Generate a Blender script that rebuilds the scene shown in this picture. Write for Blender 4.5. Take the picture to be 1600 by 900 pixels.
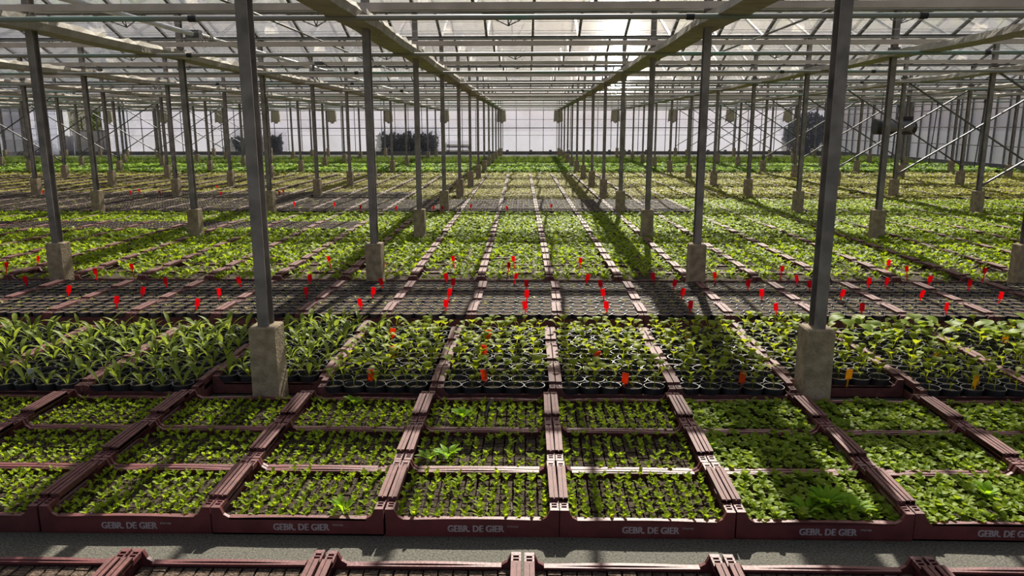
import bpy, math, random
import numpy as np
from mathutils import Matrix, Vector
rnd = random.Random(7)
npr = np.random.default_rng(7)
S = bpy.context.scene
C = S.collection
for o in list(bpy.data.objects):
    bpy.data.objects.remove(o, do_unlink=True)

# ------------------------------------------------------------------ camera
F_PX, PITCH, YAW, ROLL = 1193.2, 0.2077, -0.0217, -0.0014
CAM = np.array([-0.0565, 0.0, 1.3772])
fwv = np.array([math.sin(YAW) * math.cos(PITCH), math.cos(YAW) * math.cos(PITCH), -math.sin(PITCH)])
r0 = np.array([math.cos(YAW), -math.sin(YAW), 0.0])
u0 = np.cross(r0, fwv)
rv = r0 * math.cos(ROLL) + u0 * math.sin(ROLL)
uv = -r0 * math.sin(ROLL) + u0 * math.cos(ROLL)
cd = bpy.data.cameras.new('camera')
cam = bpy.data.objects.new('camera', cd)
C.objects.link(cam)
cd.sensor_width = 36.0
cd.lens = F_PX / 1600 * 36.0
cd.clip_start = 0.05
cd.clip_end = 600
M4 = Matrix(((rv[0], uv[0], -fwv[0], CAM[0]), (rv[1], uv[1], -fwv[1], CAM[1]), (rv[2], uv[2], -fwv[2], CAM[2]), (0, 0, 0, 1)))
cam.matrix_world = M4
S.camera = cam

# ------------------------------------------------------------------ light
SUN_EL, SUN_AZ = math.radians(38.0), math.radians(8.1)
w = bpy.data.worlds.new('sky')
S.world = w
w.use_nodes = True
wn = w.node_tree
for n in list(wn.nodes):
    wn.nodes.remove(n)
sky = wn.nodes.new('ShaderNodeTexSky')
sky.sky_type = 'NISHITA'
sky.sun_disc = False
sky.sun_elevation = SUN_EL
sky.sun_rotation = SUN_AZ
sky.dust_density = 5.0
sky.air_density = 1.0
bgn = wn.nodes.new('ShaderNodeBackground')
bgn.inputs['Strength'].default_value = 0.105
# thin high cloud whitens the whole sky
mixc = wn.nodes.new('ShaderNodeMix')
mixc.data_type = 'RGBA'
mixc.inputs[0].default_value = 0.15
mixc.inputs[7].default_value = (7.0, 7.1, 7.6, 1)
wo = wn.nodes.new('ShaderNodeOutputWorld')
wn.links.new(sky.outputs[0], mixc.inputs[6])
wn.links.new(mixc.outputs[2], bgn.inputs['Color'])
wn.links.new(bgn.outputs[0], wo.inputs[0])
sl = bpy.data.lights.new('sun', 'SUN')
sl.energy = 12.5
sl.angle = math.radians(0.55)
sl.color = (1.0, 0.93, 0.81)
sun = bpy.data.objects.new('sun', sl)
C.objects.link(sun)
sd = Vector((math.sin(SUN_AZ) * math.cos(SUN_EL), math.cos(SUN_AZ) * math.cos(SUN_EL), math.sin(SUN_EL)))
sun.rotation_euler = sd.to_track_quat('Z', 'Y').to_euler()
sun.location = (4, 30, 25)
S.view_settings.view_transform = 'Standard'
S.view_settings.look = 'None'
S.view_settings.gamma = 1.0
S.view_settings.use_curve_mapping = False
S.view_settings.exposure = -0.12
S.cycles.transparent_max_bounces = 48
S.cycles.max_bounces = 8

# ------------------------------------------------------------------ helpers
SX, SY, Y1 = 2.7486, 2.7569, 3.694
XL, XR = -SX * 9.5, SX * 5.5
NROW = 14
YB = Y1 + 13 * SY + 0.12          # far wall
ZG, ZT, ZP = 2.69, 2.318, 2.13     # gutter, tie beam, green pipe
SLOPE = math.radians(20.75)
RISE = SY / 2 * math.tan(SLOPE)
ORD = ['first', 'second', 'third', 'fourth', 'fifth', 'sixth', 'seventh', 'eighth', 'ninth', 'tenth', 'eleventh', 'twelfth',
       'thirteenth', 'fourteenth', 'fifteenth', 'sixteenth', 'seventeenth', 'eighteenth', 'nineteenth', 'twentieth']


def rowY(r):
    return Y1 + (r - 1) * SY


def colX(k):
    return (k + 0.5) * SX


def proj(x, y, z):
    d = np.array([x, y, z]) - CAM
    q = d @ fwv
    if q < 0.05:
        return None
    return 800 + F_PX * (d @ rv) / q, 450 - F_PX * (d @ uv) / q


def inview(x, y, z, m=40):
    p = proj(x, y, z)
    return p is not None and -m < p[0] < 1600 + m and -m < p[1] < 900 + m


def ray(px, py):
    return fwv + (px - 800) / F_PX * rv - (py - 450) / F_PX * uv


def atz(px, py, z):
    d = ray(px, py)
    t = (z - CAM[2]) / d[2]
    return CAM + t * d


def aty(px, py, Y):
    d = ray(px, py)
    t = (Y - CAM[1]) / d[1]
    return CAM + t * d


class MB:
    def __init__(s):
        s.v, s.f = [], []

    def box(s, cx, cy, cz, sx, sy, sz, rz=0.0):
        b = len(s.v)
        c, n = math.cos(rz), math.sin(rz)
        for z in (-.5, .5):
            for x, y in ((-.5, -.5), (.5, -.5), (.5, .5), (-.5, .5)):
                X, Y = x * sx, y * sy
                s.v.append((cx + X * c - Y * n, cy + X * n + Y * c, cz + z * sz))
        s.f += [(b, b + 3, b + 2, b + 1), (b + 4, b + 5, b + 6, b + 7)]
        for i in range(4):
            j = (i + 1) % 4
            s.f.append((b + i, b + j, b + j + 4, b + i + 4))
        return s

    def bb(s, x0, x1, y0, y1, z0, z1):
        return s.box((x0 + x1) / 2, (y0 + y1) / 2, (z0 + z1) / 2, x1 - x0, y1 - y0, z1 - z0)

    def tube(s, p, q, r, n=8, r2=None, cap=True):
        p, q = Vector(p), Vector(q)
        r2 = r if r2 is None else r2
        d = (q - p).normalized()
        a = d.cross(Vector((0, 0, 1)) if abs(d.z) < 0.9 else Vector((1, 0, 0))).normalized()
        c = d.cross(a)
        b = len(s.v)
        for o, R in ((p, r), (q, r2)):
            for i in range(n):
                t = 2 * math.pi * i / n
                s.v.append(tuple(o + (a * math.cos(t) + c * math.sin(t)) * R))
        for i in range(n):
            j = (i + 1) % n
            s.f.append((b + i, b + j, b + n + j, b + n + i))
        if cap:
            s.f.append(tuple(b + n - 1 - i for i in range(n)))
            s.f.append(tuple(b + n + i for i in range(n)))
        return s

    def lathe(s, prof, n=14, cx=0, cy=0):
        b = len(s.v)
        for (r, z) in prof:
            for i in range(n):
                t = 2 * math.pi * i / n
                s.v.append((cx + r * math.cos(t), cy + r * math.sin(t), z))
        for k in range(len(prof) - 1):
            for i in range(n):
                j = (i + 1) % n
                s.f.append((b + k * n + i, b + k * n + j, b + (k + 1) * n + j, b + (k + 1) * n + i))
        return s

    def prof(s, xs, tops, y0, y1, z0=0.0):
        """a wall along x whose top follows tops"""
        b = len(s.v)
        for x, t in zip(xs, tops):
            s.v += [(x, y0, z0), (x, y1, z0), (x, y1, t), (x, y0, t)]
        n = len(xs)
        for i in range(n - 1):
            a, c = b + i * 4, b + i * 4 + 4
            for k in range(4):
                l = (k + 1) % 4
                s.f.append((a + k, a + l, c + l, c + k))
        s.f.append((b, b + 3, b + 2, b + 1))
        e = b + (n - 1) * 4
        s.f.append((e, e + 1, e + 2, e + 3))
        return s

    def mesh(s, name, mat=None, smooth=False):
        m = bpy.data.meshes.new(name)
        m.from_pydata(s.v, [], s.f)
        if smooth:
            m.polygons.foreach_set('use_smooth', [True] * len(m.polygons))
        if mat:
            m.materials.append(mat)
        m.update()
        return m

    def obj(s, name, mat, parent=None, smooth=False):
        return add(name, s.mesh(name, mat, smooth), parent)


def add(name, mesh, parent=None, loc=None, rz=0.0):
    o = bpy.data.objects.new(name, mesh)
    C.objects.link(o)
    if parent is not None:
        o.parent = parent
    if loc is not None:
        o.location = loc
    if rz:
        o.rotation_euler = (0, 0, rz)
    return o


def tag(o, label, cat, group=None, kind=None):
    o['label'] = label
    o['category'] = cat
    if group:
        o['group'] = group
    if kind:
        o['kind'] = kind
    return o


def empty(name, loc=(0, 0, 0), rz=0.0):
    o = bpy.data.objects.new(name, None)
    C.objects.link(o)
    o.empty_display_size = 0.05
    o.location = loc
    o.rotation_euler = (0, 0, rz)
    return o


def tri_mesh(name, V, T, mat, smooth=True):
    """fast mesh from arrays: V (n,3), T (m,3)"""
    m = bpy.data.meshes.new(name)
    V = np.asarray(V, np.float32)
    T = np.asarray(T, np.int32)
    m.vertices.add(len(V))
    m.vertices.foreach_set('co', V.ravel())
    m.loops.add(T.size)
    m.loops.foreach_set('vertex_index', T.ravel())
    m.polygons.add(len(T))
    m.polygons.foreach_set('loop_start', np.arange(0, T.size, 3, dtype=np.int32))
    m.polygons.foreach_set('loop_total', np.full(len(T), 3, np.int32))
    m.polygons.foreach_set('use_smooth', np.full(len(T), smooth))
    m.materials.append(mat)
    m.update(calc_edges=True)
    m.validate()
    return m


def tri_of(mb):
    T = []
    for f in mb.f:
        for i in range(1, len(f) - 1):
            T.append((f[0], f[i], f[i + 1]))
    return np.array(mb.v, float), np.array(T, int)


def scatter(variants, pos, scale=None, rot=None, which=None, tilt=0.0):
    """merge copies of variants (list of (V,T)) at pos"""
    pos = np.asarray(pos, float)
    n = len(pos)
    if n == 0:
        return np.zeros((0, 3)), np.zeros((0, 3), int)
    scale = np.ones(n) if scale is None else np.asarray(scale)
    rot = npr.uniform(0, 2 * math.pi, n) if rot is None else np.asarray(rot)
    which = npr.integers(0, len(variants), n) if which is None else np.asarray(which)
    Vs, Ts, base = [], [], 0
    for k, (V, T) in enumerate(variants):
        idx = np.nonzero(which == k)[0]
        if not len(idx):
            continue
        c, s_ = np.cos(rot[idx]), np.sin(rot[idx])
        X = (V[None, :, 0] * c[:, None] - V[None, :, 1] * s_[:, None])
        Y = (V[None, :, 0] * s_[:, None] + V[None, :, 1] * c[:, None])
        Z = np.repeat(V[None, :, 2], len(idx), 0)
        P = np.stack([X, Y, Z], -1) * scale[idx][:, None, None]
        if tilt:
            P[..., 0] += P[..., 2] * npr.normal(0, tilt, len(idx))[:, None]
            P[..., 1] += P[..., 2] * npr.normal(0, tilt, len(idx))[:, None]
        P += pos[idx][:, None, :]
        Vs.append(P.reshape(-1, 3))
        Ts.append((T[None] + (base + np.arange(len(idx)) * len(V))[:, None, None]).reshape(-1, 3))
        base += len(idx) * len(V)
    return np.concatenate(Vs), np.concatenate(Ts)


# ------------------------------------------------------------------ materials
MATS = {}


def mat(name, col, rough=0.6, col2=None, nscale=8.0, metal=0.0, spec=0.5, bump=0.0, bscale=60.0, detail=4.0, lo=0.35, hi=0.65, coords='Generated'):
    m = bpy.data.materials.new(name)
    m.use_nodes = True
    t = m.node_tree
    p = t.nodes['Principled BSDF']
    p.inputs['Roughness'].default_value = rough
    p.inputs['Metallic'].default_value = metal
    p.inputs['Specular IOR Level'].default_value = spec
    g = t.nodes.new('ShaderNodeNewGeometry')
    if col2 is None:
        col2 = tuple(c * 0.75 for c in col)
    n = t.nodes.new('ShaderNodeTexNoise')
    n.inputs['Scale'].default_value = nscale
    n.inputs['Detail'].default_value = detail
    t.links.new(g.outputs['Position'], n.inputs['Vector'])
    r = t.nodes.new('ShaderNodeValToRGB')
    r.color_ramp.elements[0].position = lo
    r.color_ramp.elements[1].position = hi
    r.color_ramp.elements[0].color = (*col2, 1)
    r.color_ramp.elements[1].color = (*col, 1)
    t.links.new(n.outputs[0], r.inputs[0])
    t.links.new(r.outputs[0], p.inputs['Base Color'])
    if bump:
        b = t.nodes.new('ShaderNodeBump')
        b.inputs['Strength'].default_value = bump
        b.inputs['Distance'].default_value = 0.01
        n2 = t.nodes.new('ShaderNodeTexNoise')
        n2.inputs['Scale'].default_value = bscale
        n2.inputs['Detail'].default_value = 3
        t.links.new(g.outputs['Position'], n2.inputs['Vector'])
        t.links.new(n2.outputs[0], b.inputs['Height'])
        t.links.new(b.outputs[0], p.inputs['Normal'])
    MATS[name] = m
    return m


def leafmat(name, a, b, trans=0.45, nscale=25.0, rough=0.5):
    m = mat(name, a, rough, b, nscale, spec=0.08, lo=0.3, hi=0.7)
    t = m.node_tree
    p = t.nodes['Principled BSDF']
    out = t.nodes['Material Output']
    ramp = [x for x in t.nodes if x.type == 'VALTORGB'][0]
    tr = t.nodes.new('ShaderNodeBsdfTranslucent')
    hs = t.nodes.new('ShaderNodeHueSaturation')
    hs.inputs['Hue'].default_value = 0.485
    hs.inputs['Saturation'].default_value = 1.05
    hs.inputs['Value'].default_value = 1.7
    t.links.new(ramp.outputs[0], hs.inputs['Color'])
    t.links.new(hs.outputs[0], tr.inputs[0])
    mx = t.nodes.new('ShaderNodeMixShader')
    mx.inputs[0].default_value = trans
    t.links.new(p.outputs[0], mx.inputs[1])
    t.links.new(tr.outputs[0], mx.inputs[2])
    t.links.new(mx.outputs[0], out.inputs[0])
    return m


def glassmat(name, tcol, transp, milk, milkcol, grough=0.06, refl=0.3):
    """clear part, milky (scattering) part and a thin reflecting surface"""
    m = bpy.data.materials.new(name)
    m.use_nodes = True
    t = m.node_tree
    for n in list(t.nodes):
        t.nodes.remove(n)
    out = t.nodes.new('ShaderNodeOutputMaterial')
    tp = t.nodes.new('ShaderNodeBsdfTransparent')
    tp.inputs[0].default_value = (*tcol, 1)
    tl = t.nodes.new('ShaderNodeBsdfTranslucent')
    tl.inputs[0].default_value = (*milkcol, 1)
    df = t.nodes.new('ShaderNodeBsdfDiffuse')
    df.inputs[0].default_value = (*milkcol, 1)
    gl = t.nodes.new('ShaderNodeBsdfGlossy')
    gl.inputs['Roughness'].default_value = grough
    gl.inputs[0].default_value = (1, 1, 1, 1)
    m0 = t.nodes.new('ShaderNodeMixShader')
    m0.inputs[0].default_value = 0.25
    t.links.new(tl.outputs[0], m0.inputs[1])
    t.links.new(df.outputs[0], m0.inputs[2])
    m1 = t.nodes.new('ShaderNodeMixShader')
    t.links.new(tp.outputs[0], m1.inputs[1])
    t.links.new(m0.outputs[0], m1.inputs[2])
    g = t.nodes.new('ShaderNodeNewGeometry')
    n = t.nodes.new('ShaderNodeTexNoise')
    n.inputs['Scale'].default_value = 1.3
    n.inputs['Detail'].default_value = 5
    t.links.new(g.outputs['Position'], n.inputs['Vector'])
    mr = t.nodes.new('ShaderNodeMapRange')
    mr.inputs[1].default_value = 0.3
    mr.inputs[2].default_value = 0.7
    mr.inputs[3].default_value = milk * 0.75
    mr.inputs[4].default_value = min(1.0, milk * 1.25)
    t.links.new(n.outputs[0], mr.inputs[0])
    t.links.new(mr.outputs[0], m1.inputs[0])
    fr = t.nodes.new('ShaderNodeFresnel')
    fr.inputs[0].default_value = 1.45
    m2 = t.nodes.new('ShaderNodeMixShader')
    fm = t.nodes.new('ShaderNodeMath')
    fm.operation = 'MULTIPLY'
    fm.inputs[1].default_value = refl
    t.links.new(fr.outputs[0], fm.inputs[0])
    t.links.new(fm.outputs[0], m2.inputs[0])
    t.links.new(m1.outputs[0], m2.inputs[1])
    t.links.new(gl.outputs[0], m2.inputs[2])
    t.links.new(m2.outputs[0], out.inputs[0])
    return m


MAROON = mat('maroon_plastic', (0.15, 0.04, 0.04), 0.52, (0.10, 0.028, 0.03), 14, spec=0.35, bump=0.12, bscale=90)
CAPM = mat('dusty_maroon_plastic', (0.155, 0.058, 0.052), 0.66, (0.10, 0.036, 0.034), 25, spec=0.3, bump=0.15, bscale=120)
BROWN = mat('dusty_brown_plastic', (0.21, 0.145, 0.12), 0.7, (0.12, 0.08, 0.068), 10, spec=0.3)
FARPOT = mat('dusty_pot_plastic', (0.11, 0.082, 0.07), 0.6, (0.07, 0.052, 0.045), 20, spec=0.4)
PRINT = mat('grey_print', (0.42, 0.40, 0.41), 0.6, (0.34, 0.32, 0.33), 60)
SOIL = mat('peat_soil', (0.085, 0.062, 0.042), 0.95, (0.03, 0.021, 0.015), 95, spec=0.15, bump=0.9, bscale=160, detail=6)
SOILL = mat('dry_peat', (0.16, 0.115, 0.085), 0.95, (0.05, 0.035, 0.026), 90, spec=0.15, bump=0.9, bscale=150, detail=6)
POTM = mat('black_pot_plastic', (0.045, 0.045, 0.048), 0.42, (0.025, 0.025, 0.028), 20, spec=0.4)
CONC = mat('concrete', (0.46, 0.365, 0.24), 0.9, (0.27, 0.215, 0.135), 18, bump=0.6, bscale=70, detail=8)
STEEL = mat('galvanised_steel', (0.32, 0.29, 0.275), 0.5, (0.19, 0.172, 0.165), 9, metal=0.35, bump=0.1, bscale=30)
DSTEEL = mat('dark_steel', (0.17, 0.165, 0.165), 0.5, (0.10, 0.098, 0.10), 9, metal=0.4)
ALU = mat('aluminium', (0.34, 0.335, 0.33), 0.45, (0.25, 0.245, 0.24), 5, metal=0.5)
BEIGE = mat('weathered_aluminium', (0.66, 0.58, 0.53), 0.55, (0.5, 0.44, 0.40), 4, metal=0.2)
GREEN = mat('green_coated_pipe', (0.18, 0.31, 0.25), 0.55, (0.29, 0.28, 0.26), 1.2, lo=0.5, hi=0.66)
WHITEP = mat('white_pipe', (0.72, 0.72, 0.72), 0.4, (0.6, 0.6, 0.6), 6)
CLOTH = mat('screen_cloth', (0.42, 0.385, 0.325), 0.85, (0.31, 0.28, 0.235), 7, bump=0.5, bscale=22)
MATGR = mat('woven_ground_cover', (0.15, 0.142, 0.11), 0.8, (0.05, 0.05, 0.044), 130, spec=0.25, bump=0.5, bscale=260, detail=6)
GRASSO = mat('outside_grass', (0.07, 0.075, 0.05), 0.9, (0.04, 0.045, 0.03), 3, spec=0.1)
KERB = mat('kerb_concrete', (0.22, 0.215, 0.21), 0.9, (0.15, 0.147, 0.145), 4, bump=0.3)
BLACK = mat('black_rubber', (0.02, 0.02, 0.022), 0.5)
WHITEL = mat('white_label', (0.7, 0.7, 0.72), 0.5)
PANEL = mat('grey_boards', (0.62, 0.58, 0.57), 0.85, (0.5, 0.47, 0.46), 3)
MACH = mat('machine_grey', (0.20, 0.20, 0.21), 0.45, (0.15, 0.15, 0.16), 6)
ROOFG = glassmat('roof_glass', (0.97, 0.975, 0.98), 0, 0.12, (0.77, 0.82, 0.96), 0.075, 0.5)
FILM = glassmat('milky_film', (0.90, 0.90, 0.95), 0, 0.31, (0.46, 0.47, 0.54), 0.25)
SHEET = glassmat('clear_plastic_sheet', (0.8, 0.82, 0.86), 0, 0.5, (0.40, 0.42, 0.47), 0.12)

L_SEED = leafmat('seedling_leaf', (0.29, 0.37, 0.03), (0.16, 0.25, 0.018), 0.45, 30)
L_BUSH = leafmat('bushy_leaf', (0.25, 0.33, 0.03), (0.13, 0.20, 0.018), 0.42, 22)
L_LANCE = leafmat('lance_leaf', (0.21, 0.27, 0.04), (0.115, 0.17, 0.026), 0.42, 14)
L_BRAS = leafmat('brassica_leaf', (0.28, 0.34, 0.026), (0.15, 0.205, 0.016), 0.45, 16)
L_CUC = leafmat('cucumber_leaf', (0.22, 0.29, 0.04), (0.13, 0.20, 0.026), 0.4, 16)
L_D = leafmat('young_crop_leaf', (0.25, 0.335, 0.026), (0.125, 0.205, 0.015), 0.45, 9)
L_F = leafmat('sparse_seedling_leaf', (0.30, 0.32, 0.07), (0.20, 0.19, 0.055), 0.4, 2.5)
L_G = leafmat('olive_crop_leaf', (0.30, 0.31, 0.05), (0.19, 0.21, 0.033), 0.42, 3)
L_H = leafmat('bright_lettuce_leaf', (0.20, 0.31, 0.055), (0.10, 0.19, 0.03), 0.45, 5)
L_I = leafmat('onion_grass_leaf', (0.10, 0.155, 0.03), (0.06, 0.10, 0.02), 0.4, 2)
L_OUT = leafmat('hedge_leaf', (0.085, 0.095, 0.06), (0.045, 0.052, 0.034), 0.08, 3)
L_SHRUB = leafmat('shrub_leaf', (0.12, 0.16, 0.035), (0.06, 0.085, 0.02), 0.25, 3)
L_WEED = leafmat('weed_leaf', (0.25, 0.42, 0.03), (0.16, 0.32, 0.02), 0.5, 20)
RED = leafmat('red_label', (0.85, 0.03, 0.05), (0.75, 0.02, 0.035), 0.5, 30)
ORANGE = leafmat('orange_label', (0.85, 0.17, 0.04), (0.75, 0.13, 0.03), 0.45, 30)
YELLOW = leafmat('yellow_label', (0.75, 0.48, 0.04), (0.66, 0.40, 0.03), 0.4, 30)
for _m in (RED, ORANGE, YELLOW):
    _h = [n for n in _m.node_tree.nodes if n.type == 'HUE_SAT'][0]
    _h.inputs['Hue'].default_value = 0.5
    _h.inputs['Value'].default_value = 1.1
DRAPE = leafmat('thin_screen_cloth', (0.50, 0.485, 0.42), (0.42, 0.405, 0.34), 0.4, 6, 0.9)
[n for n in DRAPE.node_tree.nodes if n.type == 'HUE_SAT'][0].inputs['Value'].default_value = 0.9
[n for n in DRAPE.node_tree.nodes if n.type == 'HUE_SAT'][0].inputs['Hue'].default_value = 0.5
BARK = mat('bark', (0.09, 0.07, 0.05), 0.9)


# ------------------------------------------------------------------ leaves and plants (templates)
def leaf(L, W, a0=1.0, a1=0.2, n=4, fold=0.25, petiole=0.0, peak=0.5, pw=0.002, twist=0.0):
    """leaf blade growing from the origin along +Y; a0/a1: rise angle at base/tip"""
    V, T = [], []
    y = z = 0.0
    if petiole > 0:
        m = 2
        for i in range(m + 1):
            a = a0
            V += [(-pw, y, z), (0, y, z + pw), (pw, y, z)]
            if i < m:
                y += math.cos(a) * petiole / m
                z += math.sin(a) * petiole / m
    k0 = len(V) // 3
    for i in range(n + 1):
        t = i / n
        a = a0 + (a1 - a0) * t
        wv = W / 2 * math.sin(math.pi * min(1, max(0, t)) ** (math.log(0.5) / math.log(peak))) if 0 < t < 1 else (pw if t == 0 else 0.0006)
        V += [(-wv, y, z + wv * fold), (0, y, z), (wv, y, z + wv * fold)]
        if i < n:
            y += math.cos(a) * L / n
            z += math.sin(a) * L / n
    rows = len(V) // 3
    for i in range(rows - 1):
        if i == k0 - 1 and k0 > 0:
            pass
        b = i * 3
        for k in (0, 1):
            T += [(b + k, b + k + 1, b + k + 4), (b + k, b + k + 4, b + k + 3)]
    return np.array(V), np.array(T)


def leaf2(L, W, a0=1.0, a1=0.2, fold=0.25):
    """a light four-triangle leaf for plants far away"""
    am = (a0 + a1) / 2
    y1, z1 = math.cos(a0) * L * .5, math.sin(a0) * L * .5
    y2, z2 = y1 + math.cos(a1) * L * .5, z1 + math.sin(a1) * L * .5
    h = W / 2
    V = [(0, 0, 0), (-h, y1, z1 + h * fold), (0, y1, z1), (h, y1, z1 + h * fold), (0, y2, z2)]
    return np.array(V), np.array([(0, 2, 1), (0, 3, 2), (1, 2, 4), (2, 3, 4)])


def xf(VT, rz=0.0, loc=(0, 0, 0), sc=1.0):
    V, T = VT
    c, s = math.cos(rz), math.sin(rz)
    P = np.stack([V[:, 0] * c - V[:, 1] * s, V[:, 0] * s + V[:, 1] * c, V[:, 2]], -1) * sc + np.array(loc)
    return P, T


def join(parts):
    Vs, Ts, b = [], [], 0
    for V, T in parts:
        Vs.append(V)
        Ts.append(T + b)
        b += len(V)
    return np.concatenate(Vs), np.concatenate(Ts)


def stem(h, r=0.0012, lean=0.0):
    V = []
    for z in (0, h):
        for i in range(3):
            t = 2.1 * i
            V.append((r * math.cos(t) + lean * z, r * math.sin(t), z))
    T = []
    for i in range(3):
        j = (i + 1) % 3
        T += [(i, j, 3 + j), (i, 3 + j, 3 + i)]
    return np.array(V), np.array(T)


def U(a, b):
    return rnd.uniform(a, b)


def plant_seedling():
    h = U(.012, .022)
    ps = [stem(h)]
    a = U(0, 6)
    for i in range(rnd.randint(4, 6)):
        ps.append(xf(leaf(U(.017, .026), U(.010, .014), U(.6, 1.2), U(-.1, .6), 3, .3), a + i * 2.2 + U(-.3, .3), (0, 0, h * U(.6, 1.0))))
    return join(ps)


def plant_bushy():
    h = U(.012, .03)
    ps = [stem(h)]
    a = U(0, 6)
    for i in range(rnd.randint(7, 9)):
        ps.append(xf(leaf(U(.02, .032), U(.018, .026), U(.3, 1.1), U(-.5, .3), 3, .2), a + i * 2.4 + U(-.3, .3), (0, 0, h * U(.4, 1.1))))
    return join(ps)


def plant_d():
    ps = []
    a = U(0, 6)
    for i in range(rnd.randint(6, 8)):
        ps.append(xf(leaf(U(.045, .07), U(.03, .044), U(.5, 1.2), U(-.6, .2), 3, .2, petiole=U(.015, .04)), a + i * 2.4 + U(-.3, .3)))
    return join(ps)


def plant_f():
    ps = []
    a = U(0, 6)
    for i in range(rnd.randint(4, 6)):
        ps.append(xf(leaf2(U(.025, .05), U(.018, .032), U(.4, 1.2), U(-.3, .3)), a + i * 2.2))
    return join(ps)


def plant_df():
    ps = []
    a = U(0, 6)
    for i in range(rnd.randint(6, 7)):
        ps.append(xf(leaf2(U(.06, .10), U(.034, .05), U(.5, 1.2), U(-.6, .2)), a + i * 2.4 + U(-.3, .3), (U(-.02, .02), U(-.02, .02), U(0, .02))))
    return join(ps)


def plant_h():
    ps = []
    a = U(0, 6)
    for i in range(rnd.randint(6, 8)):
        ps.append(xf(leaf2(U(.10, .16), U(.07, .11), U(.6, 1.3), U(-.3, .4)), a + i * 2.4))
    return join(ps)


def plant_i():
    ps = []
    for i in range(9):
        ps.append(xf(leaf2(U(.20, .34), U(.012, .02), U(1.2, 1.5), U(.5, 1.3)), U(0, 6.28), (U(-.05, .05), U(-.05, .05), 0)))
    return join(ps)


VS_SEED = [plant_seedling() for _ in range(8)]
VS_BUSH = [plant_bushy() for _ in range(8)]
VS_D = [plant_d() for _ in range(8)]
VS_DF = [plant_df() for _ in range(8)]
VS_F = [plant_f() for _ in range(6)]
VS_H = [plant_h() for _ in range(8)]
VS_I = [plant_i() for _ in range(8)]
# ==================================================================== STRUCTURE
pil_xy = []


def side(k):
    return (ORD[k] + ' column right') if k >= 0 else (ORD[-k - 1] + ' column left')


# floor and outside ground
fl = MB().bb(XL - .1, XR + .1, -6, YB + .1, -0.06, 0.0).obj('floor', MATGR)
tag(fl, 'dark woven ground cover on the greenhouse floor', 'floor', kind='structure')
og = MB().bb(-160, 160, -60, 260, -0.2, -0.065).obj('ground_outside', GRASSO)
tag(og, 'rough grass ground outside the greenhouse', 'ground', kind='structure')

# roof: gutters and ridges along X, glazing bars and panes on both slopes
ceil = tag(empty('ceiling', (0, 0, ZG)), 'glass greenhouse roof of many low ridges with glazing bars', 'roof', kind='structure')
g_m = MB()
g_m.bb(XL, XR, -.055, .055, -.028, -.012)
g_m.bb(XL, XR, -.06, -.05, -.028, .018)
g_m.bb(XL, XR, .05, .06, -.028, .018)
g_mesh = g_m.mesh('gutter', DSTEEL)
r_mesh = MB().bb(XL, XR, -.02, .02, -.035, .03).mesh('ridge', ALU)
for r in range(-1, NROW + 1):
    add('gutter', g_mesh, ceil, (0, rowY(r), 0))
    if r < NROW:
        add('ridge', r_mesh, ceil, (0, rowY(r) + SY / 2, RISE))
PW = SX / 4
sl_len = math.hypot(SY / 2, RISE)
pane_m, bar_m = {}, {}
for sgn in (1, -1):
    # slope rising with +Y (sgn 1, near slope) or falling (sgn -1); origin at mid slope
    h, q = SY / 2, RISE
    mb = MB()
    n = Vector((0, -sgn * q, h)).normalized() * 0.002
    for dz in (-1, 1):
        for x, y in ((-PW / 2 + .008, -.5), (PW / 2 - .008, -.5), (PW / 2 - .008, .5), (-PW / 2 + .008, .5)):
            mb.v.append((x, y * h * .985 + n.y * dz, y * q * sgn * .985 + n.z * dz))
    pm = MB()
    pm.v = [mb.v[i] for i in (4, 5, 6, 7)]
    pm.f = [(0, 1, 2, 3)]
    pane_m[sgn] = pm.mesh('pane', ROOFG)
    b = MB()
    for z0, z1 in ((-.03, .012),):
        for x in (-.018, .018):
            for y in (-.5, .5):
                for z in (z0, z1):
                    b.v.append((x, y * h, y * q * sgn + z))
    b.f = [(0, 1, 3, 2), (4, 6, 7, 5), (0, 4, 5, 1), (2, 3, 7, 6), (1, 5, 7, 3), (0, 2, 6, 4)]
    bar_m[sgn] = b.mesh('glazing_bar', DSTEEL)
cand_p, cand_b = [], []
ncol = int(round((XR - XL) / PW))
for r in range(-1, NROW):
    for sgn in (1, -1):
        yc = rowY(r) + SY * (.25 if sgn == 1 else .75)
        for i in range(ncol + 1):
            xb = XL + i * PW
            vis = inview(xb, yc + SY / 4, ZG + (RISE if sgn == 1 else 0), 10) or inview(xb, yc - SY / 4, ZG + (RISE if sgn == -1 else 0), 10)
            cand_b.append((0 if vis else 1, (yc ** 2 + (xb * .7) ** 2), xb, yc, sgn))
            if i < ncol:
                xc = xb + PW / 2
                vis = inview(xc, yc + SY / 4, ZG + (RISE if sgn == 1 else 0), 10) or inview(xc, yc - SY / 4, ZG + (RISE if sgn == -1 else 0), 10)
                cand_p.append((0 if vis else 1, (yc ** 2 + (xc * .7) ** 2), xc, yc, sgn))
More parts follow.
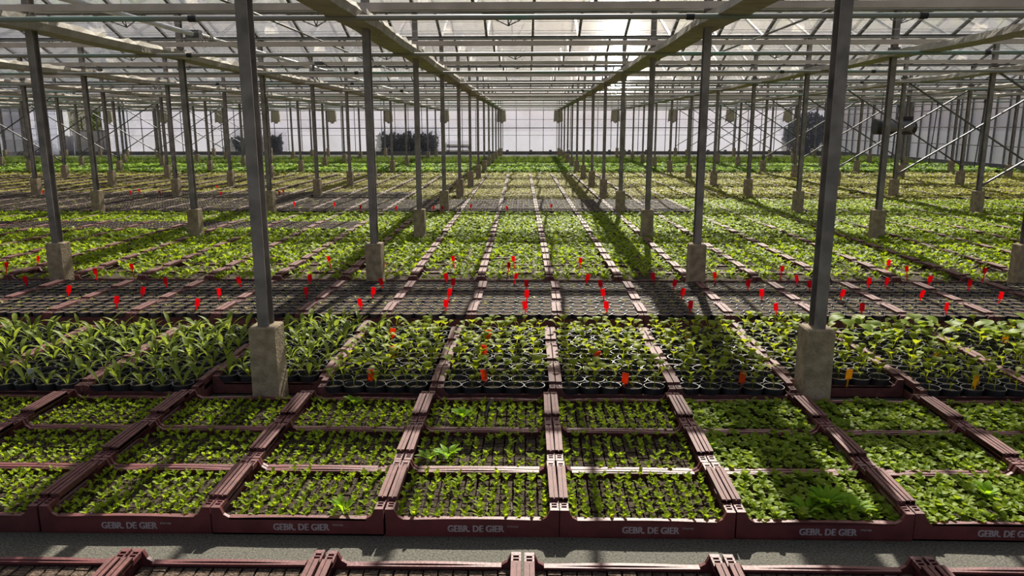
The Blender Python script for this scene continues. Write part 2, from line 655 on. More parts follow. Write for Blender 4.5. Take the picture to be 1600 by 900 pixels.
for cand, ms, nm in ((cand_p, pane_m, 'pane'), (cand_b, bar_m, 'glazing_bar')):
    cand.sort()
    for _, _, x, y, sgn in cand[:300]:
        add(nm, ms[sgn], ceil, (x, y, RISE / 2))
    rest = cand[300:]
    V, T = [], []
    for sgn in (1, -1):
        me = ms[sgn]
        v0 = np.array([v.co[:] for v in me.vertices])
        t0 = []
        for p in me.polygons:
            vv = list(p.vertices)
            for i in range(1, len(vv) - 1):
                t0.append((vv[0], vv[i], vv[i + 1]))
        pts = [(c[2], c[3], RISE / 2) for c in rest if c[4] == sgn]
        V.append((v0, np.array(t0), pts))
    parts = [scatter([(v, t)], p, rot=np.zeros(len(p))) for v, t, p in V if len(p)]
    Vv, Tt = join(parts)
    o = add(nm + '_rest', tri_mesh(nm + '_rest', Vv, Tt, ms[1].materials[0], False), ceil)
    o['kind'] = 'stuff'

# far wall
wb = tag(empty('wall_back', (0, YB, 0)), 'far glass wall lined with milky film above a low concrete kerb', 'wall', kind='structure')
MB().bb(XL, XR, -.1, .1, 0, .17).obj('kerb', KERB, wb)
kb = MB().bb(-.07, .07, -.16, -.1, .06, .24).mesh('kerb_block', KERB)
for i in range(int((XR + 6) / 1.0)):
    add('kerb_block', kb, wb, (-2.0 + i * 1.0 + rnd.uniform(-.15, .15), 0, 0))
OPX0, OPX1 = -24.05, -21.75
vm = MB().bb(-.014, .014, -.03, .03, .17, ZG).mesh('mullion', DSTEEL)
pn = {}
for z0, z1 in ((.17, .95), (.95, 1.33), (1.33, 1.75), (1.75, ZG)):
    pn[z0] = MB().bb(-PW / 2 + .012, PW / 2 - .012, -.004, .004, z0 + .01, z1 - .008).mesh('pane', FILM)
pn_b = MB().bb(-PW / 2 + .012, PW / 2 - .012, -.004, .004, .18, 1.32).mesh('pane', FILM)
pn_t = MB().bb(-PW / 2 + .012, PW / 2 - .012, -.004, .004, 1.34, ZG).mesh('pane', FILM)
for i in range(ncol + 1):
    x = XL + i * PW
    add('mullion', vm, wb, (x, 0, 0))
    xc = x + PW / 2
    if i < ncol and not (OPX0 < xc < OPX1):
        add('pane', pn_b, wb, (xc, .012, 0))
        add('pane', pn_t, wb, (xc, .012, 0))
for z, t in ((1.33, .02), (.97, .008), (1.75, .008), (2.36, .02)):
    for xa, xz in ((XL, OPX0), (OPX1, XR)):
        MB().bb(xa, xz, -.035, -.012, z - t, z + t).obj('rail', DSTEEL, wb)
for i in range(3):
    xa = OPX0 + i * (OPX1 - OPX0) / 3
    MB().bb(xa + .01, xa + (OPX1 - OPX0) / 3 - .01, -.02, .02, .17, 1.2).obj('panel', PANEL, wb)
MB().bb(OPX0, OPX1, -.04, .04, 1.2, 1.25).obj('rail', STEEL, wb)


# side walls: gable ends
def sidewall(name, X, label, y0, sgn):
    wl = tag(empty(name, (X, 0, 0)), label, 'wall', kind='structure')
    MB().bb(-.08, .08, y0, YB, 0, .2).obj('kerb', KERB, wl)
    pw = SY / 4
    n = int((YB - y0) / pw)
    a = MB().bb(-.004, .004, -pw / 2 + .012, pw / 2 - .012, .2, 1.33).mesh('pane', FILM)
    b = MB().bb(-.004, .004, -pw / 2 + .012, pw / 2 - .012, 1.36, ZG - .03).mesh('pane', FILM)
    m = MB().bb(-.03, .03, -.014, .014, .2, ZG).mesh('mullion', STEEL)
    for i in range(n + 1):
        y = YB - .12 - i * pw
        add('mullion', m, wl, (0, y, 0))
        if i < n:
            add('pane', a, wl, (0, y - pw / 2, 0))
            add('pane', b, wl, (0, y - pw / 2, 0))
    for z in (.75, 1.345, 1.95):
        MB().bb(-sgn * .035 - .012, -sgn * .035 + .012, y0, YB, z - .014, z + .014).obj('rail', STEEL, wl)
    g = MB()
    g.v = [(0, -SY / 2, 0), (0, SY / 2, 0), (0, 0, RISE)]
    g.f = [(0, 1, 2)]
    gm = g.mesh('gable_pane', FILM)
    for r in range(-1, NROW):
        if rowY(r) + SY / 2 > y0:
            add('gable_pane', gm, wl, (0, rowY(r) + SY / 2, ZG))


sidewall('wall_right', XR, 'right side wall of mullions and milky film', -1.9, 1)
sidewall('wall_left', XL, 'left side wall of mullions and milky film', 14.0, -1)

# ---------------------------------------------------------------- posts
H = MB()
H.bb(-.028, .028, -.04, -.034, .0, 1.0)
H.bb(-.028, .028, .034, .04, .0, 1.0)
H.bb(-.005, .005, -.034, .034, .0, 1.0)
post_mesh = MB()
post_mesh.v = [(x, y, .40 + z * (ZG - .03 - .40)) for x, y, z in H.v]
post_mesh.f = H.f
post_mesh = post_mesh.mesh('steel_column', STEEL)


def pillar_mesh():
    m = MB()
    zs = [0, .1, .2, .3, .4, .408]
    for i, z in enumerate(zs):
        s = .07 - .002 * i / 5 - (.006 if i == 5 else 0)
        for x, y in ((-1, -1), (1, -1), (1, 1), (-1, 1)):
            m.v.append((x * s * .97, y * s, z))
    for i in range(len(zs) - 1):
        for k in range(4):
            l = (k + 1) % 4
            m.f.append((i * 4 + k, i * 4 + l, i * 4 + 4 + l, i * 4 + 4 + k))
    m.f.append((20, 21, 22, 23))
    return m.mesh('concrete_base', CONC)


pil_mesh = pillar_mesh()
brk_mesh = MB().bb(-.05, .05, -.05, .05, ZT - .09, ZT - .055).mesh('top_bracket', DSTEEL)
for r in range(1, NROW):
    for k in range(-9, 5):
        x, y = colX(k), rowY(r)
        if not any(inview(x, y, z, 120) for z in (.2, 1.0, 1.8, 2.6)):
            continue
        p = empty('greenhouse_post', (x, y, 0), rnd.uniform(-.03, .03))
        tag(p, 'grey steel post on concrete base, %s row back, %s of centre' % (ORD[r - 1], side(k)), 'post', 'roof posts standing in rows')
        add('concrete_base', pil_mesh, p)
        add('steel_column', post_mesh, p)
        if r < 9:
            add('top_bracket', brk_mesh, p)
        pil_xy.append((x, y))
pil_arr = np.array(pil_xy)


def clear_of_posts(P, d=.1):
    P = np.asarray(P)
    ok = np.ones(len(P), bool)
    for x, y in pil_xy:
        ok &= ~((np.abs(P[:, 0] - x) < d) & (np.abs(P[:, 1] - y) < d))
    return P[ok]


# ---------------------------------------------------------------- beams, pipes, screens
tie = MB()
tie.bb(XL, XR, -.025, .025, -.027, .027)
tie_mesh = tie.mesh('tie_beam', BEIGE)
for r in range(2, NROW):
    o = add('tie_beam', tie_mesh, None, (0, rowY(r) - .06, ZT))
    tag(o, 'pale metal tie beam across the %s row of posts' % ORD[r - 1], 'beam', 'tie beams')
pipe_mesh = MB().tube((XL + .1, 0, 0), (XR - .1, 0, 0), .019, 10).mesh('heating_pipe', GREEN, True)
clamp = MB().tube((-.03, 0, 0), (.025, 0, 0), .024, 10).mesh('pipe_clamp', BLACK)
for r in range(2, NROW):
    p = empty('heating_pipe', (0, rowY(r) - .30 * SY, ZP))
    tag(p, 'greenish overhead pipe just in front of the %s row of posts' % ORD[r - 1], 'pipe', 'overhead cross pipes')
    add('pipe_run', pipe_mesh, p)
    for i in range(3 if r < 7 else 0):
        c = add('pipe_clamp', clamp, p, (rnd.uniform(-.6, .6) * rowY(r), 0, 0))


def bundle_mesh(y0, y1):
    m = MB()
    n = int((y1 - y0) / .12)
    for i in range(n + 1):
        y = y0 + (y1 - y0) * i / n
        dz = -.018 * math.sin(math.pi * ((y - Y1) / SY % 1))
        j = [rnd.uniform(-.012, .012) for _ in range(6)]
        prof = [(-.115 + j[0] * .3, -.042), (.105 + j[1] * .3, -.048), (.12 + j[2] * .5, .01), (.10 + j[3], .052 + j[3] * 1.3), (.03 + j[4], .03 + j[4]), (-.10, .022 + j[5] * .5)]
        for x, z in prof:
            m.v.append((x, y, z + dz))
    for i in range(n):
        for k in range(6):
            l = (k + 1) % 6
            m.f.append((i * 6 + k, i * 6 + l, i * 6 + 6 + l, i * 6 + 6 + k))
    m.f.append(tuple(range(5, -1, -1)))
    m.f.append(tuple(n * 6 + k for k in range(6)))
    return m.mesh('folded_screen', CLOTH)


def drape_mesh():
    m = MB()
    n = 14
    for i in range(n + 1):
        t = i / n
        x = -.22 + .44 * t
        yy = .06 * math.sin(t * 22)
        m.v += [(x * .9, yy * .4 - .05, 0), (x, yy - .05, -.35), (x * 1.03, yy * 1.2 - .05, -.66 + .05 * math.sin(t * 9)),
                (x * .9, yy * .4 + .05, 0), (x, yy + .05, -.35), (x * 1.03, yy * 1.2 + .05, -.66 + .05 * math.sin(t * 9))]
    for i in range(n):
        b = i * 6
        for k in (0, 1, 3, 4):
            m.f.append((b + k, b + k + 1, b + k + 7, b + k + 6))
        m.f.append((b + 2, b + 5, b + 11, b + 8))
    return m.mesh('hanging_end', DRAPE, True)


dr_mesh = drape_mesh()
strap = MB().bb(-.135, .135, -.012, .012, -.065, -.052).bb(-.135, -.125, -.012, .012, -.065, .4).bb(.125, .135, -.012, .012, -.065, .4).mesh('strap', DSTEEL)
for k in range(-8, 5):
    p = empty('rolled_screen', (colX(k), 0, 2.2))
    tag(p, 'beige folded shade screen hanging in a long roll, %s of centre' % side(k), 'shade screen', 'rolled shade screens')
    add('folded_screen', bundle_mesh(.6, YB - 1.9), p)
    add('hanging_end', dr_mesh, p, (0, YB - 1.85, .06))
# pipes along the house
o = MB().tube((-3.93, .5, 2.43), (-3.93, YB - 1, 2.43), .027, 10).obj('water_pipe', WHITEP, None, True)
tag(o, 'thick white water pipe running away above left screen roll', 'pipe')
cp = empty('pipe_coupling', (-3.93, rowY(3) - .05, 2.43))
tag(cp, 'grey bracket and corrugated coupling on the white water pipe', 'coupling')
MB().box(0, 0, 0, .16, .1, .09).obj('bracket', DSTEEL, cp)
cm = MB()
for i in range(6):
    cm.tube((0, .12 + i * .07, 0), (0, .16 + i * .07, 0), .036, 10)
cm.tube((0, .05, 0), (0, .6, 0), .03, 10)
cm.obj('sleeve', STEEL, cp)
for sx, nm in ((-2.62, 'left'), (2.68, 'right')):
    o = MB().tube((sx, 1.0, 2.42), (sx, rowY(5), 2.42), .012, 6).obj('drive_shaft', DSTEEL)
    tag(o, 'thin steel drive shaft running away overhead on the %s' % nm, 'shaft')
# support wires
wm = MB()
for r in range(2, 9):
    for i in range(4):
        y = rowY(r) + SY * (i + .5) / 4
        wm.tube((XL + .2, y, 2.34), (XR - .2, y, 2.34), .002, 4)
o = wm.obj('screen_wires', WHITEP)
tag(o, 'thin pale screen support wires strung across under the roof', 'wire', kind='stuff')
# vent opener frames under the roof
vf = MB()
vf.tube((-.36, .0, .02), (.36, .0, .02), .011, 6)
vb = MB().tube((-.36, .0, .02), (0, .22, -.12), .008, 6).tube((.36, .0, .02), (0, .22, -.12), .008, 6)
vc = MB().tube((0, .22, -.12), (0, -.35, .22), .010, 6).tube((0, .22, -.12), (.22, -.32, .2), .008, 6)
v1, v2, v3 = vf.mesh('cross_bar', DSTEEL), vb.mesh('strut_pair', DSTEEL), vc.mesh('push_rod', DSTEEL)
for r in range(3, 9):
    for k in range(-3, 4):
        x = k * SX - .35
        y = rowY(r) + SY * .72
        if not inview(x, y, ZG + .2, 30):
            continue
        p = empty('vent_opener', (x, y, ZG + RISE * .42))
        sd_ = 'at the centre' if k == 0 else ('%s span %s of centre' % (ORD[abs(k) - 1], 'right' if k > 0 else 'left'))
        tag(p, 'dark rod vent opener under the %s roof bay, %s' % (ORD[r - 1], sd_), 'vent opener', 'roof vent openers')
        add('cross_bar', v1, p)
        add('strut_pair', v2, p)
        add('push_rod', v3, p)
# cross braces in the outer bays
for k0, nm in ((2, 'right'), (-6, 'left')):
    xa, xb = colX(k0), colX(k0 + 1)
    ra = MB().tube((xa, -.05, 2.2), (xb, -.05, .50), .017, 6).mesh('brace_rod', DSTEEL)
    rb = MB().tube((xb, -.085, 2.2), (xa, -.085, .50), .017, 6).mesh('brace_rod', DSTEEL)
    for r in range(3, NROW):
        if not (inview(xa, rowY(r), 1.2, 60) or inview(xb, rowY(r), 1.2, 60)):
            continue
        p = empty('cross_brace', (0, rowY(r), 0))
        tag(p, 'crossed steel bracing rods between %s hand posts of the %s row' % (nm, ORD[r - 1]), 'brace', 'cross braces')
        add('brace_rod', ra, p)
        add('brace_rod', rb, p)
# ==================================================================== TRAYS
TW, TD = .594, .394


def tray_body(full=True, caps=True):
    m = MB()
    hx = TW / 2
    m.bb(-hx, hx, -TD / 2, TD / 2, 0, .006)
    xs = [-hx, -hx + .030, -hx + .042, -hx + .062, -.1, 0, .1, hx - .062, hx - .042, hx - .030, hx]
    tp = [.10, .10, .074, .062, .066, .067, .066, .062, .074, .10, .10]
    m.prof(xs, tp, -TD / 2, -TD / 2 + .014)
    m.prof(xs, tp, TD / 2 - .014, TD / 2)
    # lip along the low edges
    for s in (-1, 1):
        y = s * (TD / 2 - .012)
        m.bb(-hx + .06, hx - .06, y - .012, y + .012, .056, .063)
    for s in (-1, 1):
        x0, x1 = (hx - .014, hx) if s > 0 else (-hx, -hx + .014)
        m.bb(x0, x1, -TD / 2 + .014, TD / 2 - .014, 0, .045)
        for t in (-1, 1):
            ya, yb = sorted((t * (TD / 2 - .014), t * .125))
            m.bb(x0, x1, ya, yb, .045, .092)
            # corner pad with stacking pits
            xa, xb = (hx - .03, hx) if s > 0 else (-hx, -hx + .03)
            m.bb(xa, xa + .006, ya, yb, .09, .10)
            m.bb(xb - .006, xb, ya, yb, .09, .10)
            m.bb(xa, xb, ya, yb, .084, .091)
            for i in range(4):
                yy = ya + (yb - ya - .005) * i / 3
                m.bb(xa, xb, yy, yy + .005, .09, .10)
        m.bb(x0, x1, -.125, .125, .078, .096)
        if caps:
            xa, xb = (hx - .03, hx) if s > 0 else (-hx, -hx + .03)
            m.bb(xa, xb, -.128, .128, .094, .112)
    return m


body_open = tray_body(caps=False).mesh('tray_body', MAROON)
body_full = tray_body(caps=True).mesh('tray_body', MAROON)
body_dusty = tray_body(caps=True).mesh('tray_body', CAPM)
cap_l = MB().bb(-TW / 2, -TW / 2 + .012, -.128, .128, .096, .113).bb(-TW / 2 + .016, -TW / 2 + .030, -.128, .128, .096, .113).bb(-TW / 2, -TW / 2 + .03, -.128, .128, .094, .108).mesh('rail_cap', CAPM)
cap_r = MB().bb(TW / 2 - .012, TW / 2, -.128, .128, .096, .113).bb(TW / 2 - .030, TW / 2 - .016, -.128, .128, .096, .113).bb(TW / 2 - .03, TW / 2, -.128, .128, .094, .108).mesh('rail_cap', CAPM)
NST = 12
SPI = .546 / NST


def strip_mesh(seed, m_):
    rr = random.Random(seed)
    m = MB()
    n = 13
    L = TD - .036
    for i in range(n):
        y = -L / 2 + L * (i + .5) / n
        m.box(rr.uniform(-.001, .001), y, .028 + rr.uniform(-.003, .003), SPI * rr.uniform(.80, .9), L / n * rr.uniform(.84, .94), .044, rr.uniform(-.06, .06))
    m.bb(-SPI * .36, SPI * .36, -L / 2, L / 2, .008, .038)
    return m.mesh('soil_strip', m_)


strips = [strip_mesh(i, SOIL) for i in range(4)]
strips_dry = [strip_mesh(i + 9, SOILL) for i in range(4)]
soil_flat = MB().bb(-TW / 2 + .03, TW / 2 - .03, -TD / 2 + .015, TD / 2 - .015, .008, .05).mesh('soil_bed', SOIL)


def text_mesh(s, size, offset, bold=0.0):
    c = bpy.data.curves.new('t', 'FONT')
    c.body = s
    c.size = size
    c.offset = offset
    c.extrude = .0006
    c.resolution_u = 3
    o = bpy.data.objects.new('t', c)
    C.objects.link(o)
    bpy.context.view_layer.update()
    m = bpy.data.meshes.new_from_object(o)
    bpy.data.objects.remove(o)
    if bold:
        v = [tuple(q.co) for q in m.vertices]
        f = [tuple(q.vertices) for q in m.polygons]
        n = len(v)
        V, Fc = [], []
        for i, dx in enumerate((-bold, 0.0, bold)):
            V += [(x + dx, y, z + .0001 * i) for x, y, z in v]
            Fc += [tuple(k + n * i for k in q) for q in f]
        m = bpy.data.meshes.new('lettering')
        m.from_pydata(V, [], Fc)
    m.materials.clear()
    m.materials.append(PRINT)
    return m


txt_big = text_mesh('GEBR. DE GIER', .034, .0004, .0011)
txt_small = text_mesh('STOLWIJK', .0085, .0)
bwid = max(v.co.x for v in txt_big.vertices)
for v in txt_big.vertices:
    v.co.x *= .195 / bwid
n_tray = 0
AX0, AY0 = .0523, 2.385
ROWN3 = ['nearest', 'middle', 'furthest']


def make_tray(x, y, rz, label, group, body, z=0.0):
    global n_tray
    n_tray += 1
    o = add('seedling_tray', body, None, (x, y, z), rz)
    tag(o, label, 'tray', group)
    return o


def sidew(k):
    return (ORD[k] + ' right') if k >= 0 else (ORD[-k - 1] + ' left')


# block of trays nearest the camera (only their backs are in the frame)
front_spots = []
for j in range(1):
    for k in range(-4, 4):
        x, y = -.07 + .604 * k + .302, 2.13 - .2 - j * .404
        if not any(inview(x + dx, y + .19, .1, 30) for dx in (-.29, 0, .29)):
            continue
        t = make_tray(x, y, rnd.uniform(-.006, .006), 'maroon tray of bare soil at the bottom edge, %s of the middle' % sidew(k), 'trays across the bottom edge', body_open)
        add('rail_cap', cap_l, t)
        add('rail_cap', cap_r, t)
        for i in range(NST):
            add('soil_strip', strips_dry[rnd.randrange(4)], t, (-.273 + SPI * (i + .5), 0, 0))
# block A
seedA, bushA = [], []
A_trays = []
for j in range(3):
    for k in range(-5, 5):
        x, y = AX0 + .6 * (k + .5), AY0 + .2 + .4 * j
        if not any(inview(x + dx, y, .1, 30) for dx in (-.29, 0, .29)):
            continue
        rz = rnd.uniform(-.012, .012)
        t = make_tray(x, y, rz, 'maroon tray of seedlings, %s of three front rows, %s of the middle' % (ROWN3[j], sidew(k)), 'front block of seedling trays', body_open)
        add('rail_cap', cap_l, t)
        add('rail_cap', cap_r, t)
        for i in range(NST):
            add('soil_strip', strips[rnd.randrange(4)], t, (-.273 + SPI * (i + .5), 0, -.008), 0.0)
        if j == 0:
            l = add('lettering', txt_big, t, (-.085, -TD / 2 - .0006, .019))
            l.rotation_euler = (math.pi / 2, 0, 0)
            l['label'] = 'grey printed firm name'
            l = add('lettering', txt_small, t, (.120, -TD / 2 - .0006, .036))
            l.rotation_euler = (math.pi / 2, 0, 0)
        A_trays.append((j, k, x, y))
        dense = k >= 1
        for i in range(NST):
            for q in range(13):
                px = x - .273 + SPI * (i + .5) + rnd.gauss(0, .004)
                py = y - .179 + .358 * (q + .5) / 13 + rnd.gauss(0, .003)
                thin = .93 if not (j == 1 and k in (-1, 0)) else .68
                if rnd.random() > thin:
                    continue
                (bushA if dense else seedA).append((j, k, q, px, py, i))
# individual seedlings: the nearest lines of every tray in the front row
ind, rest_s, rest_b = [], [], []
for L_, kind in ((seedA, 's'), (bushA, 'b')):
    for s in L_:
        if s[0] == 0 and s[2] < 4 and len(ind) < 300:
            ind.append((kind,) + s)
        else:
            (rest_s if kind == 's' else rest_b).append(s)
ms_seed = [tri_mesh('seedling', V, T, L_SEED) for V, T in VS_SEED]
ms_bush = [tri_mesh('seedling', V, T, L_BUSH) for V, T in VS_BUSH]
for kind, j, k, q, px, py, i_ in ind:
    o = add('seedling', rnd.choice(ms_seed if kind == 's' else ms_bush), None, (px, py, .040), rnd.uniform(0, 6.28))
    o.scale = [rnd.uniform(.85, 1.25)] * 3
    nm = 'pale green seedling' if kind == 's' else 'bushy green seedling'
    tag(o, '%s, %s from left in %s line, front tray %s of middle' % (nm, ORD[i_], ORD[q], sidew(k)), 'seedling', 'seedlings at the near edge of the front trays')


def stuff(name, V, T, m, label, cat):
    return tag(add(name, tri_mesh(name, V, T, m, m not in (POTM, BROWN, FARPOT))), label, cat, kind='stuff')


for L_, vs, m, nm, lb in ((rest_s, VS_SEED, L_SEED, 'seedlings', 'pale green seedlings in lines filling the left and middle front trays'),
                          (rest_b, VS_BUSH, L_BUSH, 'bushy_seedlings', 'denser bushy seedlings filling the front trays on the right')):
    P = np.array([(s[3], s[4], .039) for s in L_])
    V, T = scatter(vs, P, npr.uniform(.8, 1.25, len(P)), tilt=.15)
    stuff(nm, V, T, m, lb, 'seedlings')


# weeds among the seedlings
def rosette(name, px, py, n, L, W, a0, a1, label, z=.05, sc=1.0):
    P = atz(px, py, z + .01)
    p = empty(name, (P[0], P[1], z))
    a = U(0, 6)
    for i in range(n):
        V, T = leaf(L * U(.75, 1.1), W * U(.8, 1.1), a0 + U(-.2, .25), a1 + U(-.2, .2), 5, .25, petiole=L * .2)
        add('leaf', tri_mesh('leaf', V, T, L_WEED), p, (0, 0, 0), a + i * 2.4 + U(-.2, .2))
    tag(p, label, 'weed')


rosette('weed', 553, 630, 7, .06, .026, .9, .1, 'bright rosette weed at the back edge of a left front tray')
rosette('weed', 537, 800, 6, .07, .024, 1.1, .3, 'lettuce-like weed near the front lettering, left of the middle')
rosette('weed', 700, 712, 18, .065, .018, .8, .0, 'large bright green weed clump in the middle front block')
rosette('weed', 672, 716, 7, .06, .022, .8, .1, 'smaller weed just left of the large middle clump')
rosette('weed', 722, 650, 9, .06, .045, .8, .1, 'round-leaved bright weed in the furthest front row, near the middle')
rosette('weed', 1290, 792, 34, .085, .022, .95, .0, 'biggest bright weed clump, in the nearest right-hand tray')
rosette('weed', 1262, 800, 14, .07, .02, .7, -.1, 'leafy weed touching the left side of the biggest clump')
rosette('weed', 1330, 795, 14, .07, .02, .7, .0, 'leafy weed touching the right side of the biggest clump')
rosette('weed', 1112, 700, 7, .05, .016, 1.0, .3, 'narrow-leaved pale weed beside the rails in the middle row, right')
rosette('weed', 330, 660, 3, .05, .024, 1.3, .9, 'single upright pale leaf weed in a furthest-row left tray')
rosette('weed', 1540, 772, 8, .06, .03, .8, .1, 'leafy weed in the last tray at the right edge')
sl_ = atz(757, 640, .07)
o = MB().box(0, 0, .05, .012, .002, .10).obj('plant_label', MACH)
o.location = (sl_[0], sl_[1], .045)
o.rotation_euler = (.3, .35, .2)
tag(o, 'slanting grey plant label among seedlings, furthest front row', 'label')

# block B: pots
pot_prof = [(.036, 0), (.0505, .084), (.0535, .084), (.0535, .092), (.0495, .092), (.047, .068)]
pot_mesh = MB().lathe(pot_prof, 16).mesh('pot', POTM)
pot_soil = MB().lathe([(.0472, .073), (.03, .075), (.001, .076)], 12).mesh('soil', SOIL, True)
pot_VT = tri_of(MB().lathe(pot_prof, 12))
soil_VT = tri_of(MB().lathe([(.0472, .073), (.001, .076)], 10))
VL = [leaf(U(.10, .16), U(.026, .036), U(.95, 1.4), U(-.7, .5), 5, .3, petiole=.02) for _ in range(8)]
VB = [leaf(U(.042, .056), U(.040, .050), U(.75, 1.2), U(-.6, -.1), 4, .18, petiole=U(.04, .06), peak=.45, pw=.0014) for _ in range(8)]
VC = [leaf(U(.085, .11), U(.085, .11), U(.5, .9), U(-.5, -.1), 4, .15, petiole=U(.05, .07), peak=.42, pw=.002) for _ in range(4)]
ML = [tri_mesh('leaf', V, T, L_LANCE) for V, T in VL]
MBr = [tri_mesh('leaf', V, T, L_BRAS) for V, T in VB]
MC = [tri_mesh('leaf', V, T, L_CUC) for V, T in VC]
stem_b = tri_mesh('stem', *stem(.045, .0022), L_BRAS)


def pot_plan(kind):
    if kind == 'lance':
        n = rnd.randint(3, 5)
        a = U(0, 6)
        return [(rnd.randrange(8), a + i * 2.4 + U(-.3, .3), 0.0, U(.5, 1.05)) for i in range(n)]
    if kind == 'cuc':
        a = U(0, 6)
        return [(rnd.randrange(4), a + i * 2.2 + U(-.3, .3), .03, U(.7, 1.1)) for i in range(3)]
    n = rnd.randint(3, 5)
    a = U(0, 6)
    return [(rnd.randrange(8), a + i * 2.3 + U(-.4, .4), U(.015, .045), U(.75, 1.2)) for i in range(n)]


KIND = {'lance': (ML, VL, 'long-leaved'), 'bras': (MBr, VB, 'young round-leaved'), 'cuc': (MC, VC, 'broad-leaved')}
BX0, BY0 = .083, 3.63
pots = []
for j in range(3):
    for k in range(-7, 7):
        x = BX0 + .6 * (k + .5)
        y = BY0 + .2 + .4 * j + (.16 if k in (-3, 2) else 0)
        if not any(inview(x + dx, y, .1, 30) for dx in (-.29, 0, .29)):
            continue
        make_tray(x, y, rnd.uniform(-.01, .01), 'maroon tray under potted plants, %s of three pot rows, %s of the middle' % (ROWN3[j], sidew(k)), 'trays holding potted plants', body_dusty)
        for q in range(4):
            for i in range(5):
                px = x - .218 + .107 * i + (.018 if q % 2 else -.012) + rnd.gauss(0, .002)
                py = y - .146 + .0965 * q + rnd.gauss(0, .002)
                kind = 'lance' if k <= -3 else 'bras'
                if k == -2 and j >= 1 and rnd.random() < .45:
                    kind = 'lance'
                if k >= 2 and j == 2 and rnd.random() < (.2 if k == 2 else .5):
                    kind = 'cuc'
                pots.append((py, px, kind, j, k, q, i))
pots = [p for p in pots if all(abs(p[1] - a) > .125 or abs(p[0] - b) > .125 for a, b in pil_xy)]
pots.sort()
Pp, Lst = [], {'lance': [], 'bras': [], 'cuc': []}
vis_n = 0
PL5 = ['leftmost', 'second', 'middle', 'fourth', 'rightmost']
PL6 = ['leftmost', 'second', 'third', 'fourth', 'fifth', 'rightmost']
for py, px, kind, j, k, q, i_ in pots:
    plan = pot_plan(kind)
    if rnd.random() < .04:
        plan = []
    ms, vs, nm = KIND[kind]
    if vis_n < 300 and inview(px, py, .1, 5):
        vis_n += 1
        p = empty('potted_plant', (px, py, .008))
        add('pot', pot_mesh, p)
        add('soil', pot_soil, p)
        if kind == 'bras' and plan:
            st = add('stem', stem_b, p, (0, 0, .074))
        fs = .72 if (q == 0 and j == 0 and kind == 'bras') else 1.0
        for vi, a, z, s in plan:
            o = add('leaf', ms[vi], st, (0, 0, z), a) if kind == 'bras' else add('leaf', ms[vi], p, (0, 0, .074 + z), a)
            o.scale = (s * fs, s * fs, s * fs)
        tag(p, '%s, %s of %s line, %s pot row, %s tray %s of middle' % ((nm + ' potted plant') if plan else 'bare soil black pot', PL5[i_], ORD[q], ROWN3[j], *sidew(k).split()),
            'potted plant', 'potted plants in the front pot block')
    else:
        Pp.append((px, py, .008))
        for vi, a, z, s in plan:
            Lst[kind].append((vi, px, py, .082 + z, a, s))
V, T = scatter([pot_VT], np.array(Pp))
stuff('more_pots', V, T, POTM, 'further black pots standing close together behind the nearer ones', 'pots')
V, T = scatter([soil_VT], np.array(Pp))
stuff('pot_soil', V, T, SOIL, 'dark soil in the further black pots', 'soil')
for kind, m in (('lance', L_LANCE), ('bras', L_BRAS), ('cuc', L_CUC)):
    A = np.array(Lst[kind])
    if len(A) == 0:
        continue
    V, T = scatter(KIND[kind][1], A[:, 1:4], A[:, 5], A[:, 4], A[:, 0].astype(int), .05)
    stuff('more_%s_leaves' % {'lance': 'long', 'bras': 'round', 'cuc': 'broad'}[kind], V, T, m, '%s plants crowding the further black pots' % KIND[kind][2], 'plants')

# block C: pots of bare soil
CX0, CY0 = .147, 5.16
cp_ = []
potC = [(.034, 0), (.0445, .082), (.047, .082), (.047, .09), (.0438, .09), (.042, .072)]
potC_m = MB().lathe(potC, 14).mesh('pot', POTM)
soilC_m = MB().lathe([(.0435, .084), (.025, .087), (.001, .088)], 10).mesh('soil', SOILL, True)
for j in range(3):
    for k in range(-10, 9):
        x, y = CX0 + .6 * (k + .5) + .01 * j, CY0 + .2 + .4 * j
        if not any(inview(x + dx, y, .1, 10) for dx in (-.29, 0, .29)):
            continue
        make_tray(x, y, rnd.uniform(-.01, .01), 'maroon tray of bare soil pots, %s of three tagged rows, %s of middle' % (ROWN3[j], sidew(k)), 'trays of bare soil pots', body_dusty)
        for q in range(4):
            for i in range(6):
                cp_.append((y - .148 + .096 * q, x - .234 + .0925 * i + (.014 if q % 2 else -.008), j, k, q, i))
cp_.sort()
restC = []
nC = 0
for py, px, j, k, q, i_ in cp_:
    if nC < 300 and inview(px, py, .1, 0):
        nC += 1
        p = add('plant_pot', potC_m, None, (px, py, .008))
        add('soil', soilC_m, p)
        tag(p, 'dry soil pot, %s of %s line, %s tagged row, %s tray %s of middle' % (PL6[i_], ORD[q], ROWN3[j], *sidew(k).split()), 'pot', 'pots in the tagged bare soil block')
    else:
        restC.append((px, py, .008))
V, T = scatter([tri_of(MB().lathe(potC, 10))], np.array(restC))
stuff('more_bare_pots', V, T, POTM, 'further small black pots in the tagged bare soil block', 'pots')
V, T = scatter([tri_of(MB().lathe([(.0435, .084), (.025, .087), (.001, .088)], 8))], np.array(restC))
stuff('bare_pot_soil', V, T, SOILL, 'dry brown soil in the further bare pots', 'soil')
P = np.array([(b + rnd.gauss(0, .012), a + rnd.gauss(0, .012), .088) for a, b, *_ in cp_ if rnd.random() < .85])
V, T = scatter(VS_F, P, npr.uniform(.4, .8, len(P)), tilt=.3)
stuff('sprouts', V, T, L_F, 'tiny pale sprouts in the bare soil pots', 'sprouts')
# block D: leafy young crop, trays with rails showing between
DX0, DY0 = .13, 6.55
dpl, dtr_rest, d_soil, bare_p = [], [], [], []
nD = 0


